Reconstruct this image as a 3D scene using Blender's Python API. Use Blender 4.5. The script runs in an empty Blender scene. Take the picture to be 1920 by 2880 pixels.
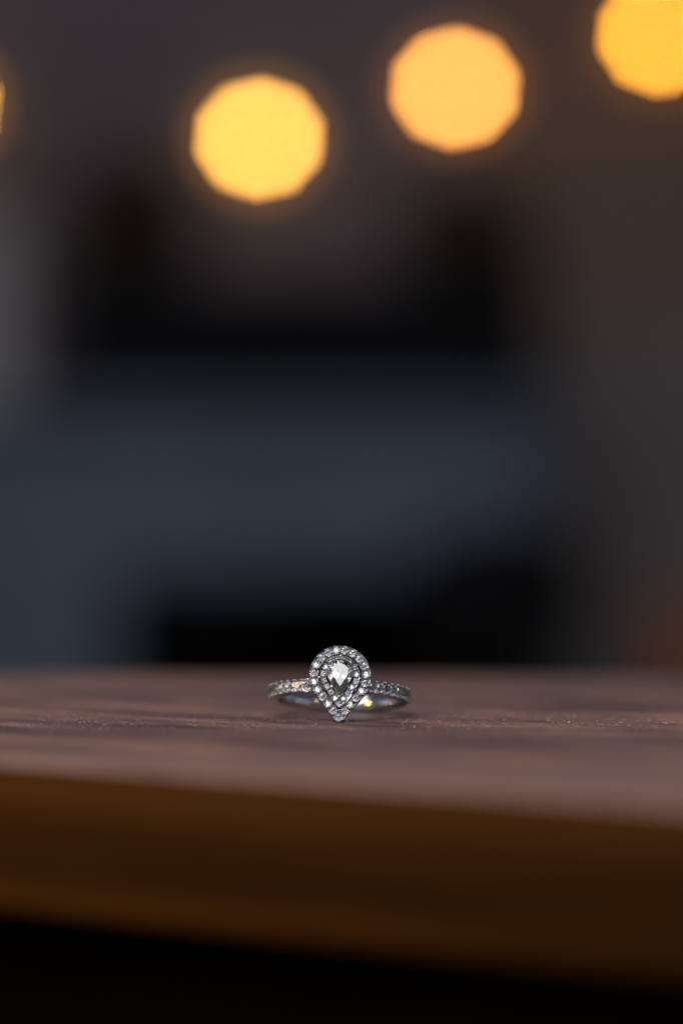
import bpy, bmesh, math, random
from mathutils import Vector, Matrix, Quaternion, noise

# ------------------------------------------------------------------ camera, sky, sun, exposure
S = bpy.context.scene
COL = S.collection
R = math.radians
MM = 0.001
SUN_EL = R(48)
SUN_AZ = R(206)                              # the light comes from above and a little from the camera's side

cam_d = bpy.data.cameras.new('camera')
cam = bpy.data.objects.new('camera', cam_d)
COL.objects.link(cam)
cam.location = (0, -0.400, 0.029)
cam.rotation_euler = (R(90), 0, 0)
cam_d.sensor_fit = 'HORIZONTAL'
cam_d.sensor_width = 24
cam_d.lens = 102.1
cam_d.clip_start = 0.01
cam_d.clip_end = 200
cam_d.dof.use_dof = True
cam_d.dof.focus_distance = 0.3995
cam_d.dof.aperture_fstop = 5.7
cam_d.dof.aperture_blades = 10
cam_d.dof.aperture_rotation = R(-4)
cam_d.dof.aperture_ratio = 0.93
S.camera = cam

world = bpy.data.worlds.new("World")
S.world = world
world.use_nodes = True
wn = world.node_tree
bg = wn.nodes['Background']
sky = wn.nodes.new('ShaderNodeTexSky')
sky.sky_type = 'NISHITA'
sky.sun_disc = False
sky.sun_elevation = SUN_EL
sky.sun_rotation = SUN_AZ
wn.links.new(sky.outputs['Color'], bg.inputs['Color'])
bg.inputs['Strength'].default_value = 0.022

sun_d = bpy.data.lights.new('sun', 'SUN')
sun = bpy.data.objects.new('sun', sun_d)
COL.objects.link(sun)
sun.rotation_euler = (-(math.pi / 2 - SUN_EL), 0, -SUN_AZ)
sun.location = (0, 3, 5)
sun_d.energy = 1.5
sun_d.angle = R(62)
sun_d.color = (1.0, 0.985, 0.97)

S.view_settings.view_transform = 'Standard'
S.view_settings.look = 'None'
S.view_settings.gamma = 1
S.view_settings.exposure = 1.0
S.render.engine = 'CYCLES'
S.cycles.use_adaptive_sampling = False
S.cycles.max_bounces = 14
S.cycles.transmission_bounces = 14
S.cycles.glossy_bounces = 6
S.cycles.use_denoising = True

# ------------------------------------------------------------------ helpers
def link(o, parent=None):
    COL.objects.link(o)
    if parent is not None:
        o.parent = parent
    return o

def tag(o, label=None, cat=None, group=None, kind=None):
    if label: o['label'] = label
    if cat: o['category'] = cat
    if group: o['group'] = group
    if kind: o['kind'] = kind
    return o

def empty(name, loc=(0, 0, 0), rot=(0, 0, 0), parent=None):
    o = bpy.data.objects.new(name, None)
    o.empty_display_size = 0.01
    o.location = loc
    o.rotation_euler = rot
    return link(o, parent)

def mesh(name, verts, faces, mat, parent=None, smooth=False, scale=1.0):
    me = bpy.data.meshes.new(name)
    me.from_pydata([tuple(c * scale for c in v) for v in verts], [], faces)
    me.validate()
    bm = bmesh.new(); bm.from_mesh(me)
    bmesh.ops.recalc_face_normals(bm, faces=bm.faces)
    for f in bm.faces: f.smooth = smooth
    bm.to_mesh(me); bm.free()
    me.materials.append(mat)
    return link(bpy.data.objects.new(name, me), parent)

def inst(name, me, parent=None, mat=None):
    o = bpy.data.objects.new(name, me)
    if mat is not None: o.matrix_local = mat
    return link(o, parent)

class MB:
    """collects simple shapes into one mesh"""
    def __init__(s): s.v = []; s.f = []
    def add(s, vs, fs):
        k = len(s.v); s.v += [tuple(v) for v in vs]; s.f += [tuple(i + k for i in f) for f in fs]
        return s
    def box(s, x0, x1, y0, y1, z0, z1, b=0.0):
        if b <= 0:
            vs = [(x, y, z) for z in (z0, z1) for y in (y0, y1) for x in (x0, x1)]
            return s.add(vs, [(0, 2, 3, 1), (4, 5, 7, 6), (0, 1, 5, 4), (2, 6, 7, 3), (0, 4, 6, 2), (1, 3, 7, 5)])
        bm = bmesh.new()
        bmesh.ops.create_cube(bm, size=1)
        for v in bm.verts:
            v.co = Vector((x0 + (v.co.x + .5) * (x1 - x0), y0 + (v.co.y + .5) * (y1 - y0), z0 + (v.co.z + .5) * (z1 - z0)))
        bmesh.ops.bevel(bm, geom=bm.edges[:], offset=b, segments=2, affect='EDGES', profile=0.6)
        bm.verts.index_update()
        s.add([v.co[:] for v in bm.verts], [[v.index for v in f.verts] for f in bm.faces])
        bm.free(); return s
    def ball(s, c, r, seg=8, rings=5, sx=1, sy=1, sz=1):
        vs = [(c[0], c[1], c[2] + r * sz)]
        for i in range(1, rings):
            t = math.pi * i / rings
            for j in range(seg):
                a = 2 * math.pi * j / seg
                vs.append((c[0] + r * sx * math.sin(t) * math.cos(a), c[1] + r * sy * math.sin(t) * math.sin(a), c[2] + r * sz * math.cos(t)))
        vs.append((c[0], c[1], c[2] - r * sz))
        fs = []
        for j in range(seg):
            fs.append((0, 1 + j, 1 + (j + 1) % seg))
            for i in range(rings - 2):
                a, b = 1 + i * seg + j, 1 + i * seg + (j + 1) % seg
                fs.append((a, a + seg, b + seg, b))
            q = 1 + (rings - 2) * seg
            fs.append((q + j, len(vs) - 1, q + (j + 1) % seg))
        return s.add(vs, fs)
    def tube(s, pts, r, seg=8):
        pts = [Vector(p) for p in pts]
        rr = r if isinstance(r, (list, tuple)) else [r] * len(pts)
        vs, fs = [], []
        up = Vector((0.123, 0.31, 1)).normalized()
        for i, p in enumerate(pts):
            d = (pts[min(i + 1, len(pts) - 1)] - pts[max(i - 1, 0)]).normalized()
            a = d.cross(up)
            if a.length < 1e-4: a = d.cross(Vector((1, 0, 0)))
            a.normalize(); b = d.cross(a)
            for j in range(seg):
                t = 2 * math.pi * j / seg
                vs.append(p + rr[i] * (math.cos(t) * a + math.sin(t) * b))
        for i in range(len(pts) - 1):
            for j in range(seg):
                k = (j + 1) % seg
                fs.append((i * seg + j, i * seg + k, (i + 1) * seg + k, (i + 1) * seg + j))
        fs.append(tuple(range(seg))); fs.append(tuple((len(pts) - 1) * seg + j for j in range(seg)))
        return s.add(vs, fs)
    def lathe(s, prof, seg=24, c=(0, 0, 0)):
        n = len(prof); vs = []; fs = []
        for j in range(seg):
            a = 2 * math.pi * j / seg
            for r, z in prof: vs.append((c[0] + r * math.cos(a), c[1] + r * math.sin(a), c[2] + z))
        for j in range(seg):
            k = (j + 1) % seg
            for i in range(n - 1): fs.append((j * n + i, k * n + i, k * n + i + 1, j * n + i + 1))
        return s.add(vs, fs)
    def strip(s, loops, close_profile=True):
        """loops: list of cross-sections round a closed path"""
        n, m = len(loops), len(loops[0]); vs = [p for l in loops for p in l]; fs = []
        for i in range(n):
            k = (i + 1) % n
            for j in range(m if close_profile else m - 1):
                q = (j + 1) % m
                fs.append((i * m + j, k * m + j, k * m + q, i * m + q))
        return s.add(vs, fs)
    def build(s, name, mat, parent=None, smooth=False, scale=1.0):
        return mesh(name, s.v, s.f, mat, parent, smooth, scale)

def auto_smooth(o, ang=35):
    me = o.data
    bm = bmesh.new(); bm.from_mesh(me)
    for f in bm.faces: f.smooth = True
    for e in bm.edges:
        if len(e.link_faces) == 2 and e.calc_face_angle(0) > R(ang): e.smooth = False
    bm.to_mesh(me); bm.free()
    return o

# ------------------------------------------------------------------ materials
def new_mat(name):
    m = bpy.data.materials.new(name); m.use_nodes = True
    nt = m.node_tree
    return m, nt, nt.nodes['Principled BSDF']

def ramp(nt, stops):
    r = nt.nodes.new('ShaderNodeValToRGB')
    e = r.color_ramp.elements
    while len(e) < len(stops): e.new(0.5)
    for el, (p, c) in zip(e, stops):
        el.position = p; el.color = (*c, 1)
    return r

def tex_coord(nt, scale=(1, 1, 1), rot=(0, 0, 0), loc=(0, 0, 0)):
    tc = nt.nodes.new('ShaderNodeTexCoord'); mp = nt.nodes.new('ShaderNodeMapping')
    mp.vector_type = 'POINT'
    mp.inputs['Scale'].default_value = scale; mp.inputs['Rotation'].default_value = rot; mp.inputs['Location'].default_value = loc
    nt.links.new(tc.outputs['Object'], mp.inputs['Vector'])
    return mp.outputs['Vector']

def noise_tex(nt, vec, scale, detail=4, rough=0.55, dist=0.0):
    n = nt.nodes.new('ShaderNodeTexNoise')
    n.inputs['Scale'].default_value = scale; n.inputs['Detail'].default_value = detail
    n.inputs['Roughness'].default_value = rough; n.inputs['Distortion'].default_value = dist
    nt.links.new(vec, n.inputs['Vector'])
    return n.outputs['Fac']

def mixc(nt, fac, a, b, mode='MIX'):
    n = nt.nodes.new('ShaderNodeMix'); n.data_type = 'RGBA'; n.blend_type = mode
    for sock, val in ((n.inputs[0], fac), (n.inputs[6], a), (n.inputs[7], b)):
        if hasattr(val, 'is_linked') or hasattr(val, 'links'): nt.links.new(val, sock)
        elif isinstance(val, tuple): sock.default_value = (*val, 1)
        else: sock.default_value = val
    return n.outputs[2]

def bump(nt, bs, height, strength, dist, prev=None):
    b = nt.nodes.new('ShaderNodeBump')
    b.inputs['Strength'].default_value = strength; b.inputs['Distance'].default_value = dist
    nt.links.new(height, b.inputs['Height'])
    if prev is not None: nt.links.new(prev, b.inputs['Normal'])
    nt.links.new(b.outputs['Normal'], bs.inputs['Normal'])
    return b.outputs['Normal']

def plain(name, c1, c2, scale=8.0, rough=0.6, spec=0.3, metal=0.0, bmp=0.1, bdist=0.002, stretch=(1, 1, 1), loc=(0, 0, 0)):
    m, nt, bs = new_mat(name)
    v = tex_coord(nt, stretch, (0, 0, 0), loc)
    f = noise_tex(nt, v, scale, 5)
    rp = ramp(nt, [(0.3, c1), (0.7, c2)])
    nt.links.new(f, rp.inputs['Fac']); nt.links.new(rp.outputs['Color'], bs.inputs['Base Color'])
    bs.inputs['Roughness'].default_value = rough; bs.inputs['Metallic'].default_value = metal
    bs.inputs['Specular IOR Level'].default_value = spec
    if bmp: bump(nt, bs, noise_tex(nt, v, scale * 6, 3), bmp, bdist)
    return m

EDGE_ANG = math.atan2(-42, 62.4)          # direction of the table's front edge in plan

def wood_mat():
    m, nt, bs = new_mat('worn_red_brown_wood')
    # vector in metres, x along the grain
    v = tex_coord(nt, (1, 1, 1), (0, 0, -EDGE_ANG))
    def st(sx, sy, sz):
        mp = nt.nodes.new('ShaderNodeMapping'); mp.inputs['Scale'].default_value = (sx, sy, sz)
        nt.links.new(v, mp.inputs['Vector']); return mp.outputs['Vector']
    broad = noise_tex(nt, st(26, 90, 90), 1.0, 4, 0.6, 0.5)
    streak = noise_tex(nt, st(40, 420, 420), 1.0, 4, 0.6, 0.3)
    fine = noise_tex(nt, st(500, 2600, 2600), 1.0, 4, 0.7)
    grit = noise_tex(nt, st(1500, 5000, 5000), 1.0, 3, 0.7)
    r1 = ramp(nt, [(0.34, (0.085, 0.038, 0.030)), (0.50, (0.185, 0.097, 0.086)), (0.66, (0.345, 0.172, 0.098))])
    nt.links.new(broad, r1.inputs['Fac'])
    # brighter light painted along the front edge of the board, with an uneven boundary
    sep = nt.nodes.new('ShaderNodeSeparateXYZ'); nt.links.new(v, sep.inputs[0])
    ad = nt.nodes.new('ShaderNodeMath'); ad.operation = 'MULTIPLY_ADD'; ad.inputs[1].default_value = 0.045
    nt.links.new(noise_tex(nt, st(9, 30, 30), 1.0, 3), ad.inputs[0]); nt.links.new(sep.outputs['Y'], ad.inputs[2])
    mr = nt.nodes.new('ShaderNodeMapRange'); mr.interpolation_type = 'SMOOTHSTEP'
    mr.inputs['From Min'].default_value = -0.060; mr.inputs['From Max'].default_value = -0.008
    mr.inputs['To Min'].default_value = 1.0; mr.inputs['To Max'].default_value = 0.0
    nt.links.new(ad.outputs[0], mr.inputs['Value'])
    light_falloff = mixc(nt, mr.outputs['Result'], r1.outputs['Color'], (0.275, 0.152, 0.118))
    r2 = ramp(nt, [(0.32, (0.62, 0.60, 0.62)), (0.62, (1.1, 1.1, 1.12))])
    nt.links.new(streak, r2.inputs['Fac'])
    # light falloff painted in: darker towards the back of the board
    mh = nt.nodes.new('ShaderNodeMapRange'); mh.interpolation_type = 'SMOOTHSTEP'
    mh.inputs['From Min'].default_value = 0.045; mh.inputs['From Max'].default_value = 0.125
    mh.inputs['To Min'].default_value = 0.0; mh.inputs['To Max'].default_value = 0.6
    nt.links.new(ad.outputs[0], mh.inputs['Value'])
    light_falloff = mixc(nt, mh.outputs['Result'], light_falloff, (0.062, 0.030, 0.028))
    c = mixc(nt, 1.0, light_falloff, r2.outputs['Color'], 'MULTIPLY')
    r3 = ramp(nt, [(0.33, (0.45, 0.42, 0.42)), (0.55, (1.0, 1.0, 1.0)), (0.72, (1.5, 1.45, 1.4))])
    nt.links.new(fine, r3.inputs['Fac'])
    c = mixc(nt, 0.8, c, r3.outputs['Color'], 'MULTIPLY')
    # pale worn fibres
    r4 = ramp(nt, [(0.66, (0, 0, 0)), (0.74, (1, 1, 1))])
    nt.links.new(grit, r4.inputs['Fac'])
    sc = nt.nodes.new('ShaderNodeMath'); sc.operation = 'MULTIPLY'; sc.inputs[1].default_value = 0.5
    nt.links.new(r4.outputs['Color'], sc.inputs[0])
    c = mixc(nt, sc.outputs[0], c, (0.42, 0.33, 0.28))
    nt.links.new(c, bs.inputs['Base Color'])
    bs.inputs['Roughness'].default_value = 0.5
    bs.inputs['Specular IOR Level'].default_value = 0.5
    b1 = bump(nt, bs, fine, 0.5, 0.00025)
    bump(nt, bs, grit, 0.9, 0.00025, b1)
    return m

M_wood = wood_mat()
M_edge = plain('stained_wood_edge_falloff', (0.016, 0.0050, 0.0006), (0.052, 0.0172, 0.0016), 1.0, 0.7, 0.04, bmp=0.15, bdist=0.0004, stretch=(9, 9, 130), loc=(10.2, 13.8, 5.4))  # noise offset picked so the tone dims rightward, like lamp light falling off
M_apron = plain('under_table_shade', (0.002, 0.0012, 0.0006), (0.004, 0.0024, 0.0012), 20, 0.9, 0.02)  # near black stands in for the shade under the tabletop
M_wall = plain('grey_brown_wall_paint', (0.036, 0.031, 0.038), (0.046, 0.039, 0.047), 3, 0.85, 0.1)
M_wains = plain('dark_grey_panel_paint', (0.040, 0.036, 0.038), (0.055, 0.048, 0.050), 4, 0.7, 0.1)
M_post = plain('pale_grey_post_paint', (0.095, 0.090, 0.094), (0.115, 0.108, 0.112), 5, 0.7, 0.2)
M_boards = plain('brown_wall_boards', (0.046, 0.032, 0.028), (0.058, 0.040, 0.034), 4, 0.8, 0.1)
M_counter = plain('blue_grey_paint', (0.020, 0.029, 0.045), (0.036, 0.047, 0.070), 4, 0.6, 0.2)
M_black = plain('matte_black', (0.0025, 0.0025, 0.003), (0.004, 0.004, 0.005), 9, 0.9, 0.02)
M_dark = plain('dark_brown_shade', (0.010, 0.007, 0.005), (0.016, 0.011, 0.008), 9, 0.85, 0.05)
M_red = plain('red_brown_wood', (0.065, 0.020, 0.008), (0.09, 0.029, 0.011), 9, 0.6, 0.15, stretch=(1, 1, 9))
M_ground = plain('dark_paving', (0.05, 0.045, 0.04), (0.08, 0.07, 0.065), 2.5, 0.85, 0.1)
M_leaf = plain('dark_leaf', (0.014, 0.011, 0.009), (0.028, 0.020, 0.015), 30, 0.8, 0.03, bmp=0)
M_cable = plain('black_cable', (0.006, 0.006, 0.006), (0.012, 0.012, 0.012), 40, 0.6, 0.1, bmp=0)
M_brass = plain('dark_socket_metal', (0.05, 0.04, 0.03), (0.09, 0.07, 0.05), 60, 0.45, 0.3, metal=0.6, bmp=0)

def metal_mat(name, c, rough):
    m, nt, bs = new_mat(name)
    v = tex_coord(nt)
    f = noise_tex(nt, v, 900, 4)
    rp = ramp(nt, [(0.3, tuple(x * 0.82 for x in c)), (0.7, c)])
    nt.links.new(f, rp.inputs['Fac']); nt.links.new(rp.outputs['Color'], bs.inputs['Base Color'])
    mr = nt.nodes.new('ShaderNodeMapRange')
    mr.inputs['To Min'].default_value = rough * 0.7; mr.inputs['To Max'].default_value = rough * 1.4
    nt.links.new(f, mr.inputs['Value']); nt.links.new(mr.outputs['Result'], bs.inputs['Roughness'])
    bs.inputs['Metallic'].default_value = 1.0
    bump(nt, bs, noise_tex(nt, v, 2500, 3), 0.08, 0.00005)
    return m
M_gold = metal_mat('white_gold', (0.56, 0.545, 0.55), 0.12)

M_satin = metal_mat('reflector_satin_metal', (0.90, 0.89, 0.90), 0.55)  # extra bright so the added cup throws light back through the centre stone

def diamond_mat(name, c):
    m, nt, bs = new_mat(name)
    bs.inputs['Base Color'].default_value = (c, c, c * 1.02, 1)
    bs.inputs['Transmission Weight'].default_value = 1.0
    bs.inputs['IOR'].default_value = 2.42
    bs.inputs['Roughness'].default_value = 0.0
    return m
M_dia = diamond_mat('diamond', 1.0)
M_melee = diamond_mat('small_grey_diamond', 0.66)

def emit_mat(name, col, strength):
    m, nt, bs = new_mat(name)
    bs.inputs['Base Color'].default_value = (0.1, 0.06, 0.02, 1)
    bs.inputs['Emission Color'].default_value = (*col, 1)
    bs.inputs['Emission Strength'].default_value = strength
    return m

def globe_mat(name, col, strength):
    """clear warm bulb glass that glows faintly round the filament"""
    m = bpy.data.materials.new(name); m.use_nodes = True
    nt = m.node_tree; nt.nodes.clear()
    out = nt.nodes.new('ShaderNodeOutputMaterial')
    tr = nt.nodes.new('ShaderNodeBsdfTransparent'); em = nt.nodes.new('ShaderNodeEmission'); ad = nt.nodes.new('ShaderNodeAddShader')
    tr.inputs['Color'].default_value = (0.96, 0.94, 0.9, 1)
    em.inputs['Color'].default_value = (*col, 1); em.inputs['Strength'].default_value = strength
    nt.links.new(tr.outputs[0], ad.inputs[0]); nt.links.new(em.outputs[0], ad.inputs[1]); nt.links.new(ad.outputs[0], out.inputs['Surface'])
    return m

# ------------------------------------------------------------------ setting: ground and back wall
g = mesh('ground', [(-60, -60, -.75), (60, -60, -.75), (60, 60, -.75), (-60, 60, -.75)], [(0, 1, 2, 3)], M_ground)
tag(g, kind='structure')

WALL_Y = 5.8
wall = MB().box(-3.2, 3.2, WALL_Y, WALL_Y + .2, -.75, 1.35).build('wall', M_wall)
tag(wall, 'dim grey brown wall filling the far background', 'wall')
# brown vertical boards on the wall's right half, each a piece of the wall
b0 = MB().box(-.055, .055, -.018, -.001, -.75, 1.349, .004).build('board', M_boards, wall)
b0.location = (0.36, WALL_Y, 0)
for k in range(1, 8):
    inst('board', b0.data, wall, Matrix.Translation((0.36 + .118 * k, WALL_Y, 0)))
MB().box(.40, 1.6, WALL_Y - .034, WALL_Y - .0195, -.75, .42, .003).build('wainscot', M_wains, wall)
post = MB().box(-.86, -.675, WALL_Y - .13, WALL_Y - .002, -.75, 0.64, .01).build('post', M_post)
tag(post, 'pale grey upright post at the left edge of the background', 'post')

# ------------------------------------------------------------------ far blurred furniture
def counter():
    root = empty('counter', (0, 5.35, -.75))
    tag(root, 'long blue grey counter, far out of focus, black and open beneath', 'counter')
    MB().box(-1.0, .40, -.26, .28, 0.95, 0.985, .008).build('countertop', M_counter, root)
    MB().box(-.98, .37, -.235, -.215, .66, .9495, .004).build('front_panel', M_counter, root)
    MB().box(-.98, -.43, -.232, -.212, .0, .659, .004).build('cabinet_door', M_counter, root)
    MB().box(.345, .368, -.21, .25, .0, .9495, .003).build('side_panel', M_black, root)
    MB().box(-.98, -.957, -.21, .25, .0, .9495, .003).build('side_panel', M_counter, root)
    MB().box(-.956, .344, .2, .22, .0, .9495).build('back_panel', M_black, root)
    return root
counter()

def planter():
    root = empty('planter_box', (-.10, 5.36, .2355))
    tag(root, 'long low black box standing on the blue grey counter', 'planter')
    MB().box(-.46, .50, -.08, .08, .0, .235, .006).build('trough', M_black, root)
    MB().box(-.47, .51, -.09, .09, .2352, .25, .004).build('rim', M_black, root)
    return root
planter()

def shrub(name, loc, rx, rz, label, seed, n=900):
    rnd = random.Random(seed)
    root = empty(name, loc)
    tag(root, label, 'plant', 'dark plants above the black box')
    st = MB()
    for k in range(7):
        a = rnd.uniform(0, 6.28); q = rnd.uniform(.2, .7)
        st.tube([(0, 0, -.03), (math.cos(a) * .02, math.sin(a) * .02, rz * .5), (math.cos(a) * rx * q, math.sin(a) * .07 * q, rz * 1.3)], [.006, .004, .002], 5)
    st.build('stem', M_dark, root)
    lf = MB()
    for k in range(n):
        while True:
            p = Vector((rnd.uniform(-1, 1), rnd.uniform(-1, 1), rnd.uniform(-1, 1)))
            if p.length < 1: break
        c = Vector((p.x * rx, p.y * .09, rz + p.z * rz))
        d = Vector((rnd.gauss(0, 1), rnd.gauss(0, 1), rnd.gauss(0, 1))).normalized()
        e = d.orthogonal().normalized(); L = rnd.uniform(.05, .085); W = L * .4
        n2 = d.cross(e) * L * .12
        lf.add([c - d * L * .5, c + e * W * .5 + n2, c + d * L * .5, c - e * W * .5 + n2], [(0, 1, 2), (0, 2, 3)])
    f = lf.build('foliage', M_leaf, root); tag(f, kind='stuff')
shrub('shrub', (-.42, 5.36, .44), .145, .155, 'dark plant rising from the left end of the long black box', 3)
shrub('shrub', (.25, 5.36, .44), .145, .13, 'dark plant rising from the right end of the long black box', 5)

def stool(x, y, h, back, label):
    root = empty('stool', (x, y, -.75))
    tag(root, label, 'stool', 'black stools in front of the counter')
    MB().lathe([(0, h - .05), (.13, h - .05), (.145, h - .04), (.15, h - .02), (.14, h - .005), (0, h)], 28).build('seat', M_black, root)
    for a in (45, 135, 225, 315):
        c, s_ = math.cos(R(a)), math.sin(R(a))
        MB().tube([(c * .10, s_ * .10, h - .045), (c * .16, s_ * .16, 0)], .014, 8).build('leg', M_black, root)
    MB().lathe([(.128, .2), (.136, .2), (.136, .216), (.128, .216), (.128, .2)], 28).build('foot_ring', M_black, root)
    if back:
        b = MB()
        loops = []
        for k in range(13):
            a = R(200 + 140 * k / 12)
            top = h + back * (1 - .25 * abs(k - 6) / 6)
            loops.append([(math.cos(a) * r_, math.sin(a) * r_, z_) for r_, z_ in ((.146, h - .03), (.162, h - .03), (.165, top - .01), (.156, top), (.147, top - .01))])
        n = len(loops[0]); vs = [p for l in loops for p in l]
        fs = [(i * n + q, i * n + (q + 1) % n, (i + 1) * n + (q + 1) % n, (i + 1) * n + q) for i in range(12) for q in range(n)]
        fs += [tuple(range(n)), tuple(12 * n + q for q in range(n))]
        b.add(vs, fs); b.build('backrest', M_black, root)
stool(-.21, 4.6, .645, 0, 'backless black stool in the dark before the left half of the counter')
stool(.26, 4.55, .60, .17, 'black stool with a rounded back before the right end of the counter')

def crate():
    root = empty('crate', (.69, 4.0, -.885))
    tag(root, 'red brown wooden crate standing at the right edge behind the table', 'crate')
    for k in range(3):
        z = .36 + k * .14
        for sx, nm in ((0, 'plank'),):
            MB().box(-.2, .3, -.2, -.182, z, z + .125, .003).build('plank', M_red, root)
            MB().box(-.2, .3, .182, .2, z, z + .125, .003).build('plank', M_red, root)
    for x in (-.18, .28):
        for y in (-.165, .165):
            MB().box(x - .018, x + .018, y - .0165, y + .0165, .135, .78, .003).build('corner_post', M_red, root)
    MB().box(-.2, .3, -.18, .18, .345, .358, .002).build('bottom_board', M_red, root)
crate()

# ------------------------------------------------------------------ string lights
def light_string():
    glows = [
        # bulb centre, core colour, core strength, glow colour, glow strength
        ((-0.851, 5.68, 0.884), (1.0, .47, .080), 31, (1.0, .45, .08), .17),
        ((-0.172, 5.68, 0.811), (1.0, .47, .085), 32, (1.0, .43, .08), .18),
        ((0.238, 5.68, 0.917), (1.0, .40, .080), 31, (1.0, .38, .10), .13),
        ((0.670, 5.68, 1.028), (1.0, .40, .033), 31, (1.0, .40, .05), .08),
    ]
    # three more of the same bulbs beside the camera: the photo shows them only mirrored in the ring
    glows += [((-.62, -.36, .186), (1.0, .60, .15), 85, (1.0, .60, .17), 2.6),
              ((-.45, -1.55, 1.15), (1.0, .60, .14), 70, (1.0, .50, .11), 1.0),
              ((1.20, -1.05, .80), (1.0, .60, .14), 70, (1.0, .50, .11), 1.0)]
    names = ['yellow glowing bulb cut off by the left edge of the photo',
             'lowest of the round yellow bulbs, brightest halo, left of centre',
             'paler orange bulb high in the background right of centre',
             'deep amber bulb cut off by the top right corner',
             'bulb on the near cable mirrored as a yellow spot inside the band',
             'bulb on the near cable hanging highest above the camera',
             'bulb on the near cable at the right hand side of the camera']
    rc, rg = .0190, .072
    for (p, c, s, gc, gs), lb in zip(glows, names):
        root = empty('string_light_bulb', p)
        tag(root, lb, 'light bulb', 'warm string light bulbs')
        g_ = MB().ball((0, 0, 0), rg, 24, 14).build('bulb_glass', globe_mat('bulb_glass', gc, gs), root, True)
        MB().ball((0, 0, 0), rc, 16, 10).build('filament', emit_mat('filament', c, s), root, True)
        MB().lathe([(0, .0715), (.021, .0695), (.027, .078), (.027, .115), (.017, .124), (0, .126)], 16).build('socket', M_brass, root, True)
    # the cable that carries them, sagging from bulb to bulb
    pts = []
    near = glows[4:]; glows = glows[:4]
    xs = [-1.6] + [q[0][0] for q in glows] + [1.5]
    zs = [1.02] + [q[0][2] + .128 for q in glows] + [1.32]
    for i in range(len(xs) - 1):
        for k in range(10):
            t = k / 10
            pts.append((xs[i] + (xs[i + 1] - xs[i]) * t, 5.68, zs[i] + (zs[i + 1] - zs[i]) * t - .04 * 4 * t * (1 - t)))
    pts.append((xs[-1], 5.68, zs[-1]))
    c = MB().tube(pts, .005, 6).build('light_cable', M_cable, None, True)
    tag(c, 'thin black cable carrying the glowing bulbs', 'cable')
    stops = [Vector((-2.6, -.4, 1.2))] + [Vector(q[0]) + Vector((0, 0, .128)) for q in near] + [Vector((2.4, -.6, 1.4))]
    pts = [stops[i].lerp(stops[i + 1], k / 10) - Vector((0, 0, .16 * (k / 10) * (1 - k / 10))) for i in range(len(stops) - 1) for k in range(10)] + [stops[-1]]
    c = MB().tube(pts, .005, 6).build('light_cable', M_cable, None, True)
    tag(c, 'thin black cable of bulbs on the camera side, out of frame', 'cable')
light_string()

# ------------------------------------------------------------------ table
def table():
    root = empty('table', (0, 0, -.75))
    tag(root, 'red brown wooden table with a worn top and dark front edge', 'table')
    d = Vector((62.4, -42, 0)).normalized() * MM; nrm = Vector((-d.y, d.x, 0)) / MM   # nrm points away from camera
    P = Vector((0, -90.5, 0)) * MM
    A = P - d * 270; B = P + d * 300
    outline = [A, B, Vector((.30, .115, 0)), Vector((-.31, .134, 0))]
    T = .0180; r = .0060
    # rounded profile: inset, z
    prof = [(r, 0)] + [(r - r * math.sin(R(a)), -r + r * math.cos(R(a))) for a in (15, 30, 45, 60, 75, 90)] + \
           [(0, -T + .0022), (.0007, -T + .0006), (.0022, -T)]
    n = len(outline)
    def inset(dist):
        res = []
        for i in range(n):
            a, b, c = outline[i - 1], outline[i], outline[(i + 1) % n]
            e1 = (b - a).normalized(); e2 = (c - b).normalized()
            n1 = Vector((-e1.y, e1.x, 0)); n2 = Vector((-e2.y, e2.x, 0))
            k = (n1 + n2); k = k / (1 + n1.dot(n2))
            res.append(b + k * dist)
        return res
    mb = MB(); vs = []; fs = []
    for dist, z in prof:
        for p in inset(dist): vs.append((p.x, p.y, z + .75))
    m = len(prof)
    top = tuple(range(n)); bot = tuple((m - 1) * n + i for i in range(n))
    # lift the top edge loop: top sheet and rounded arris in the top material, side face in the edge material
    fs_top = [top]; fs_side = []
    for j in range(m - 1):
        for i in range(n):
            f = (j * n + i, j * n + (i + 1) % n, (j + 1) * n + (i + 1) % n, (j + 1) * n + i)
            (fs_top if j < 2 else fs_side).append(f)
    fs_side.append(bot)
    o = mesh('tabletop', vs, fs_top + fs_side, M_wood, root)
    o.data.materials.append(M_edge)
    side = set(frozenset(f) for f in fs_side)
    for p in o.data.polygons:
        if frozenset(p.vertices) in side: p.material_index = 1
    # apron boards just under the top, set back a little
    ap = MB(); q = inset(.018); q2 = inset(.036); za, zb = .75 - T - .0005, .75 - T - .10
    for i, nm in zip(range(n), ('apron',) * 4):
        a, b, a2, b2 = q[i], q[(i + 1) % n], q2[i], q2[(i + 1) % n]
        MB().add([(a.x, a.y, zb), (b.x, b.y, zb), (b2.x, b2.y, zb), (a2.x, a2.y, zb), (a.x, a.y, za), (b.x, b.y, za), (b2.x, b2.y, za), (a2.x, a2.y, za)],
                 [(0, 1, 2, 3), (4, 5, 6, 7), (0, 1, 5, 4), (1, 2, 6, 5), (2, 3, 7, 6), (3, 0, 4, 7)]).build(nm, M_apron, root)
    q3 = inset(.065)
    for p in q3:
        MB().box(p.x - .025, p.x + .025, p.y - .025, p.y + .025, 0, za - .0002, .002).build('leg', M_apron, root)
table()

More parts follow.
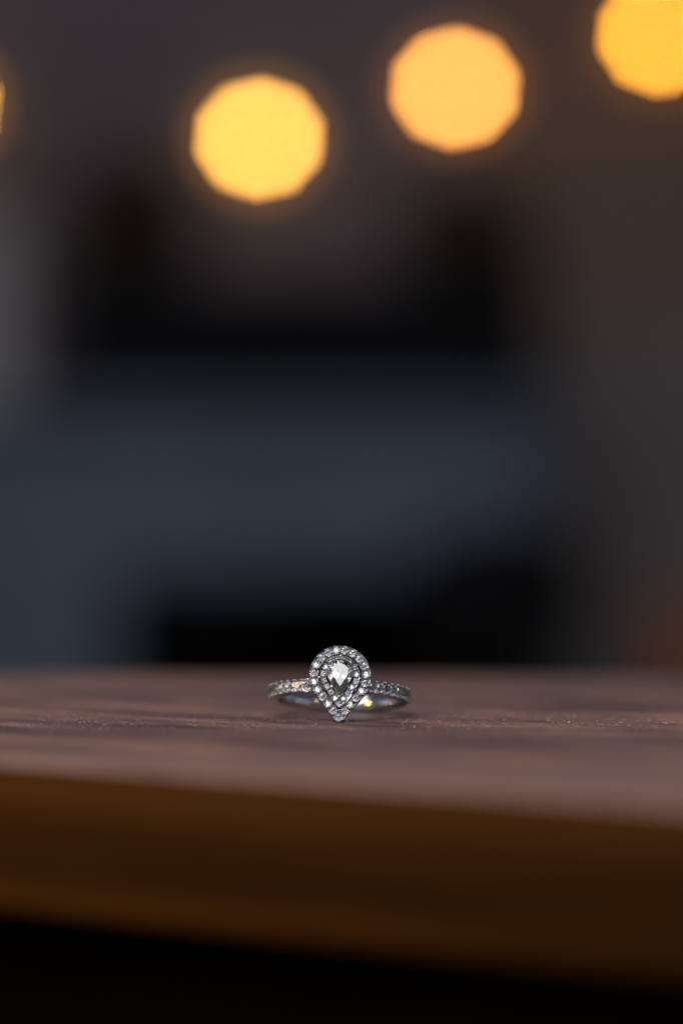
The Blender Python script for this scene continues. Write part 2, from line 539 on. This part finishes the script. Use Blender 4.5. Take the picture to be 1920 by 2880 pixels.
# ------------------------------------------------------------------ ring (built in millimetres, local frame: band axis = z, head toward -y)
rnd = random.Random(11)
YH = 12.0                                    # front of the halo plate
TIP = 5.56
tilt = math.atan((TIP - 1.04) / (YH + 10.05))
z0 = TIP * math.cos(tilt) - YH * math.sin(tilt)
ring = empty('ring')
roll = R(1.7)
ring.matrix_world = Matrix.Translation((-.0003, YH * math.cos(tilt) * MM - .0003, z0 * MM + .00002)) @ Matrix.Rotation(roll, 4, 'Y') @ Matrix.Rotation(-tilt, 4, 'X')
tag(ring, 'white gold diamond ring with a pear shaped cluster lying on the wooden table', 'ring')

def pear(R0, t, d, n=120, zc=0.0, xc=0.0):
    """points and outward normals of hull(circle R0 at 0, point at -t) grown by d; starts at the top, clockwise"""
    phi = math.asin(min(1, R0 / t))                # tangent normals have nz = -R0/t
    a_end = math.pi / 2 + phi                      # angle from the top to the tangent normal
    arc = R0 + d; L1 = arc * a_end; L2 = math.sqrt(t * t - R0 * R0); L3 = d * (math.pi - a_end)
    tot = 2 * (L1 + L2 + L3)
    out = []
    for k in range(n):
        s = tot * k / n; sg = 1
        if s > tot / 2: s = tot - s; sg = -1
        if s <= L1:
            a = s / arc; nx, nz = math.sin(a), math.cos(a); px, pz = nx * arc, nz * arc
        elif s <= L1 + L2:
            a = a_end; nx, nz = math.sin(a), math.cos(a); u = (s - L1) / L2
            px, pz = nx * arc + (0 - nx * R0) * u, nz * arc + (-t - nz * R0) * u
        else:
            a = a_end + (s - L1 - L2) / max(d, 1e-6); a = min(a, math.pi)
            nx, nz = math.sin(a), math.cos(a); px, pz = nx * d, -t + nz * d
        out.append((sg * px + xc, pz + zc, sg * nx, nz))
    return out, tot

def band_loop(path, offs, R0, t, zc, xc=0.0):
    """cross-sections: for each path point a list of (x, y, z) from (offset, y) pairs; inside corners are mitred"""
    phi = math.asin(R0 / t)
    loops = []
    for (x, z, nx, nz) in path:
        l = []
        for off, y in offs:
            if off >= 0: l.append((x + nx * off, y, z + nz * off)); continue
            qx, qz = x + nx * off, z + nz * off
            tipz = zc - t - off / math.sin(phi)
            if (qx - xc) * (x - xc) <= 0 or (qz < tipz) or (abs(x - xc) < 1e-6 and z < zc): qx, qz = xc, tipz
            l.append((qx, y, qz))
        loops.append(l)
    return loops

ZC = 0.94
M_RO, M_T = 3.63, 5.80                       # middle line of the outer halo
# --- outer halo
path, _ = pear(M_RO, M_T, 0.0001, 150, ZC)
prof = [(.66, -10.45), (.70, -11.55), (.68, -11.72), (.62, -11.80), (.56, -11.76), (.50, -11.25), (-.50, -11.25), (-.56, -11.76), (-.62, -11.80), (-.67, -11.72), (-.69, -11.5), (-.67, -10.45)]
halo = auto_smooth(MB().strip(band_loop(path, prof, M_RO, M_T, ZC)).build('halo', M_gold, ring, scale=MM), 40)
# --- inner halo round the centre stone
I_RO, I_T = 2.30, 3.98
path_i, _ = pear(I_RO, I_T, 0.0001, 120, ZC)
prof = [(.36, -10.2), (.40, -12.2), (.42, -12.30), (.39, -12.40), (.33, -12.38), (.28, -12.0), (-.28, -12.0), (-.33, -12.38), (-.40, -12.38), (-.45, -12.2), (-.46, -11.0), (-.3, -10.2)]
inner = auto_smooth(MB().strip(band_loop(path_i, prof, I_RO, I_T, ZC)).build('inner_halo', M_gold, ring, scale=MM), 40)

# --- brilliant cut stones
def brilliant(name, n, outline, h_crown, h_pav, table=.56, mid=.80, ctr=(0, 0), girdle=.04, deep=False, mat=None):
    """stone with its table toward +z of its own frame; outline(a) gives the girdle point at angle a"""
    def P(a, q, z):
        x, y = outline(a); return (ctr[0] + (x - ctr[0]) * q, ctr[1] + (y - ctr[1]) * q, z)
    st = 2 * math.pi / n
    v = []; f = []
    Tn = [len(v) + k for k in range(n)]; v += [P(k * st, table, h_crown) for k in range(n)]
    Mn = [len(v) + k for k in range(n)]; v += [P((k + .5) * st, mid, h_crown * .56) for k in range(n)]
    Gn = [len(v) + k for k in range(2 * n)]; v += [P(k * st / 2, 1, girdle / 2) for k in range(2 * n)]
    Hn = [len(v) + k for k in range(2 * n)]; v += [P(k * st / 2, 1, -girdle / 2) for k in range(2 * n)]
    Pn = [len(v) + k for k in range(n)]; v += [P((k + .5) * st, .28, -h_pav * .74) for k in range(n)]
    if deep:                                       # a second row of pavilion facets, as large stones are cut
        Dn = [len(v) + k for k in range(n)]; v += [P(k * st, .50, -h_pav * .60) for k in range(n)]
        Pn = [len(v) + k for k in range(n)]; v += [P((k + .5) * st, .74, -h_pav * .36) for k in range(n)]
    C = len(v); v.append((ctr[0], ctr[1], -h_pav))
    f.append(tuple(Tn))
    for k in range(n):
        k1 = (k + 1) % n; g0, g1, g2 = 2 * k, 2 * k + 1, (2 * k + 2) % (2 * n)
        f += [(Tn[k], Mn[k], Tn[k1]), (Tn[k], Mn[k - 1], Gn[g0]), (Tn[k], Gn[g0], Mn[k]), (Mn[k], Gn[g0], Gn[g1]), (Mn[k], Gn[g1], Gn[g2])]
        f += [(Gn[g0], Hn[g0], Hn[g1], Gn[g1]), (Gn[g1], Hn[g1], Hn[g2], Gn[g2])]
        if deep: f += [(C, Dn[k], Dn[k1]), (Dn[k], Pn[k], Dn[k1]), (Dn[k], Hn[g0], Pn[k]), (Dn[k], Pn[k - 1], Hn[g0])]
        else: f += [(C, Hn[g0], Pn[k - 1]), (C, Pn[k], Hn[g0])]
        f += [(Pn[k], Hn[g1], Hn[g0]), (Pn[k], Hn[g2], Hn[g1])]
    me = bpy.data.meshes.new(name)
    me.from_pydata([tuple(c * MM for c in p) for p in v], [], f)
    bm = bmesh.new(); bm.from_mesh(me); bmesh.ops.recalc_face_normals(bm, faces=bm.faces); bm.to_mesh(me); bm.free()
    me.materials.append(mat or M_melee)
    return me
circ = lambda r: (lambda a: (r * math.cos(a), r * math.sin(a)))
ME_halo = brilliant('small_diamond', 8, circ(.545), .19, .46)
ME_inner = brilliant('small_diamond', 6, circ(.37), .14, .31)
ME_band = brilliant('small_diamond', 8, circ(.69), .24, .56)

def facing(x, y, z, d, spin):
    """matrix placing a stone (table along +z) so its table looks along d"""
    q = Vector(d).normalized().to_track_quat('Z', 'Y')
    return Matrix.Translation((x * MM, y * MM, z * MM)) @ q.to_matrix().to_4x4() @ Matrix.Rotation(spin, 4, 'Z')

def wob(a=.20): return rnd.uniform(-a, a)

# stones round the outer halo: one at the tip, the rest evenly along the line
N_OUT = 21
fine_path, tot = pear(M_RO, M_T, .0001, 4200, ZC)
half = 2100
for k in range(N_OUT):
    i = (half + int(round(4200 * k / N_OUT))) % 4200
    x, z, nx, nz = fine_path[i]
    if k == 0: z += .02
    inst('small_diamond', ME_halo, halo, facing(x, -11.86, z, (wob(), -1, wob()), rnd.uniform(0, 6.28)))
beads = MB()
for k in range(N_OUT):
    i = (half + int(round(4200 * (k + .5) / N_OUT))) % 4200
    for ds in (-78, 78):
        x, z, nx, nz = fine_path[(i + ds) % 4200]
        for off in (.52, -.52):
            if off < 0 and abs(k - 0) < .1: continue
            beads.ball((x + nx * off, -11.85 + wob(.03), z + nz * off), .155 + wob(.02), 8, 6, sy=1.6)
b = beads.build('bead', M_gold, halo, True, MM); tag(b, kind='stuff')

N_IN = 17
fine_in, tot_i = pear(I_RO, I_T, .0001, 3400, ZC)
beads = MB()
for k in range(N_IN):
    i = (1700 + int(round(3400 * k / N_IN))) % 3400
    x, z, nx, nz = fine_in[i]
    inst('small_diamond', ME_inner, inner, facing(x, -12.40, z, (wob(), -1, wob()), rnd.uniform(0, 6.28)))
    i = (i + 100) % 3400
    for ds in (-45, 45):
        x, z, nx, nz = fine_in[(i + ds) % 3400]
        for off in (.34, -.30):
            beads.ball((x + nx * off, -12.46 + wob(.03), z + nz * off), .100 + wob(.012), 8, 6, sy=1.5)
b = beads.build('bead', M_gold, inner, True, MM); tag(b, kind='stuff')

# --- centre stone
C_R, C_T = 1.72, 3.42
cp, _ = pear(C_R, C_T, .12, 2000, 0)
def pear_outline(a):
    # point of the pear outline at angle a (measured from +x, counter-clockwise)
    best = min(cp, key=lambda p: abs((math.atan2(p[1], p[0]) - a + math.pi) % (2 * math.pi) - math.pi))
    return best[0], best[1]
tip_i = min(range(len(cp)), key=lambda i: cp[i][1])
def pear_arc(a):
    # point of the pear outline at the fraction a / 2pi of its length, counted from the tip (facets crowd evenly into the tip)
    p = cp[(tip_i - int(round(a / (2 * math.pi) * len(cp)))) % len(cp)]
    return p[0], p[1]
ME_centre = brilliant('centre_diamond', 16, pear_arc, .50, 1.40, .61, .82, (0, -.35), mat=M_dia)
mc = Matrix.Translation((0, -12.75 * MM, (ZC + .58) * MM)) @ Matrix.Rotation(R(84), 4, 'X')
o = inst('centre_diamond', ME_centre, ring, mc)
tag(o, label='large clear pear shaped diamond in the middle of the cluster')
# reflector cup added to brighten the stone, following the pear outline down to the culet
cup = []
for (x, y, nx, ny) in cp[::25]:
    cup.append([(x * k_, yy, y * k_ + ZC + .58 - .30 * (1 - k_)) for k_, yy in ((1.03, -12.45), (1.00, -12.62), (.93, -12.60), (.50, -11.75), (.10, -11.0), (.12, -10.85), (.60, -11.6), (1.0, -12.3))])
auto_smooth(MB().strip(cup).build('reflector_cup', M_satin, ring, scale=MM), 40)
# claws over the centre stone: two shoulders, tip and the crown
def claw(px, pz, dx, dz, r=.17):
    m = MB()
    ox, oz = px - dx * .05, pz - dz * .05
    m.tube([(px + dx * .32, -11.6, pz + dz * .32), (px + dx * .30, -12.6, pz + dz * .30), (px + dx * .18, -12.95, pz + dz * .18), (px - dx * .06, -13.1, pz - dz * .06), (px - dx * .16, -13.06, pz - dz * .16)],
           [r * .8, r * .9, r, r * .95, r * .4], 8)
    m.ball((px + dx * .02, -13.08, pz + dz * .02), r * 1.15, 10, 6, sy=.8)
    return m.build('claw', M_gold, ring, True, MM)
for a in (38, 142, 270):
    x, y = pear_outline(R(a) if a < 180 else R(a) - 2 * math.pi)
    d = Vector((x, y)).normalized()
    claw(x, y + ZC + .58, d.x, d.y)

# --- bridges between the halos and the gallery behind them
br = MB()
for (x0_, z0_, x1_, z1_) in ((-2.55, .75, -3.15, .72), (2.55, .75, 3.15, .72), (-1.55, -2.35, -1.95, -2.75), (1.55, -2.35, 1.95, -2.75), (0, 3.5, 0, 4.1), (0, -3.6, 0, -3.95)):
    MB().tube([(x0_, -11.7, z0_), (x1_, -11.6, z1_)], .17, 8).build('bridge', M_gold, ring, True, MM)
for (x, z) in ((-2.4, 2.8), (2.4, 2.8), (-2.5, -1.5), (2.5, -1.5), (0, -3.9)):
    zb = max(-.7, min(.7, z))
    MB().tube([(x, -10.5, z), (x * .8, -9.9, z * .7), (x * .62, -9.35, zb)], [.3, .32, .35], 8).build('gallery_wire', M_gold, ring, True, MM)

# --- band
prof = [(8.62, -.90), (8.70, -1.02), (9.2, -1.05), (9.72, -1.02), (9.78, -.94), (9.60, -.74), (9.50, 0), (9.60, .74), (9.78, .94), (9.72, 1.02), (9.2, 1.05), (8.70, 1.02), (8.62, .90), (8.58, 0)]
loops = []
for k in range(160):
    a = 2 * math.pi * k / 160
    # solid and a little thicker at the back where no stones sit
    w = max(0.0, min(1.0, (math.sin(a) + .02) / .12))
    l = []
    for (r_, z_) in prof:
        if r_ > 9.3: r_ = r_ + (9.92 - (.25 * (abs(z_) > .8)) - r_) * w
        l.append((r_ * math.cos(a), r_ * math.sin(a), z_))
    loops.append(l)
band = auto_smooth(MB().strip(loops).build('band', M_gold, ring, scale=MM), 40)
# scalloped seats and their stones on both shoulders
seat_mb = MB()
seat_prof = [(.64, -.30), (.805, -.30), (.815, .02), (.79, .10), (.73, .12), (.66, .03), (.62, -.12)]
sl = []
for j in range(24):
    a = 2 * math.pi * j / 24
    sl.append([(r_ * math.cos(a), r_ * math.sin(a) * (1.22 if r_ > .7 else 1.05), z_ + .0) for r_, z_ in seat_prof])
seat_mb.strip(sl)
ME_seat = None
beads = MB()
STEP = 1.36 / 9.95
for sd in (-1, 1):
    for k in range(9):
        a = -math.pi / 2 + sd * (.345 + STEP * k)
        d = Vector((math.cos(a), math.sin(a), 0))
        p = d * 9.80
        M = facing(p.x, p.y, p.z, d, 0)
        if ME_seat is None:
            s0 = seat_mb.build('stone_seat', M_gold, band, True, MM); ME_seat = s0.data; s0.matrix_local = M
        else:
            inst('stone_seat', ME_seat, band, M)
        q = d * 9.86
        inst('small_diamond', ME_band, band, facing(q.x, q.y, q.z, d + Vector((wob(.06), wob(.06), wob(.06))), rnd.uniform(0, 6.28)))
        a2 = a + sd * STEP / 2
        for zz in (-.80, .80):
            for da in (-.016, .016):
                c_ = Vector((math.cos(a2 + da), math.sin(a2 + da), 0)) * 9.98
                beads.ball((c_.x, c_.y, zz), .150 + wob(.015), 8, 5)
b = beads.build('bead', M_gold, band, True, MM); tag(b, kind='stuff')

# ------------------------------------------------------------------ dust and raised fibres on the wood round the ring
def specks(name, n, sizes, sy, long_, mat, seed):
    rd = random.Random(seed); mb = MB()
    c, s_ = math.cos(EDGE_ANG), math.sin(EDGE_ANG)
    for k in range(n):
        while True:
            x = rd.uniform(-56, 56); y = rd.gauss(0, sy)
            u, w = x * c + y * s_, -x * s_ + y * c          # along and across the grain
            if noise.noise((u * .09, w * .45, seed)) + .35 * noise.noise((u * .4, w * 1.6, seed)) > rd.uniform(-.25, .35): break
        r_ = rd.choice(sizes) * rd.uniform(.7, 1.3); k0 = len(mb.v)
        mb.ball((0, 0, 0), r_, 5, 3, rd.uniform(1, long_), rd.uniform(.7, 1.2), rd.uniform(.6, 1.3))
        a = rd.gauss(0, .25); ca, sa = c * math.cos(a) - s_ * math.sin(a), s_ * math.cos(a) + c * math.sin(a)
        for q in range(k0, len(mb.v)):
            vx, vy, vz = mb.v[q]
            mb.v[q] = (x + vx * ca - vy * sa, y + vx * sa + vy * ca, r_ * .35 + vz)
    o = mb.build(name, mat, None, False, MM); tag(o, kind='stuff')
M_dust = plain('pale_dust', (.42, .40, .38), (.6, .57, .54), 500, .8, .2, bmp=0)
M_fibre = plain('lifted_wood_fibre', (.14, .075, .062), (.40, .25, .21), 1500, .7, .3, bmp=0)
specks('dust', 140, (.03, .04, .05, .07), 9, 1.8, M_dust, 4)
def fleck(x, y, r_):
    mb = MB(); mb.ball((x, y, r_ * .6), r_, 7, 5, 1.2, .9, .8); o = mb.build('dust', M_dust, None, False, MM); tag(o, kind='stuff')
fleck(31.3, -.4, .10); fleck(8.3, -2.0, .08)
specks('wood_fibre', 5200, (.012, .018, .024, .03, .045), 14, 6.0, M_fibre, 9)
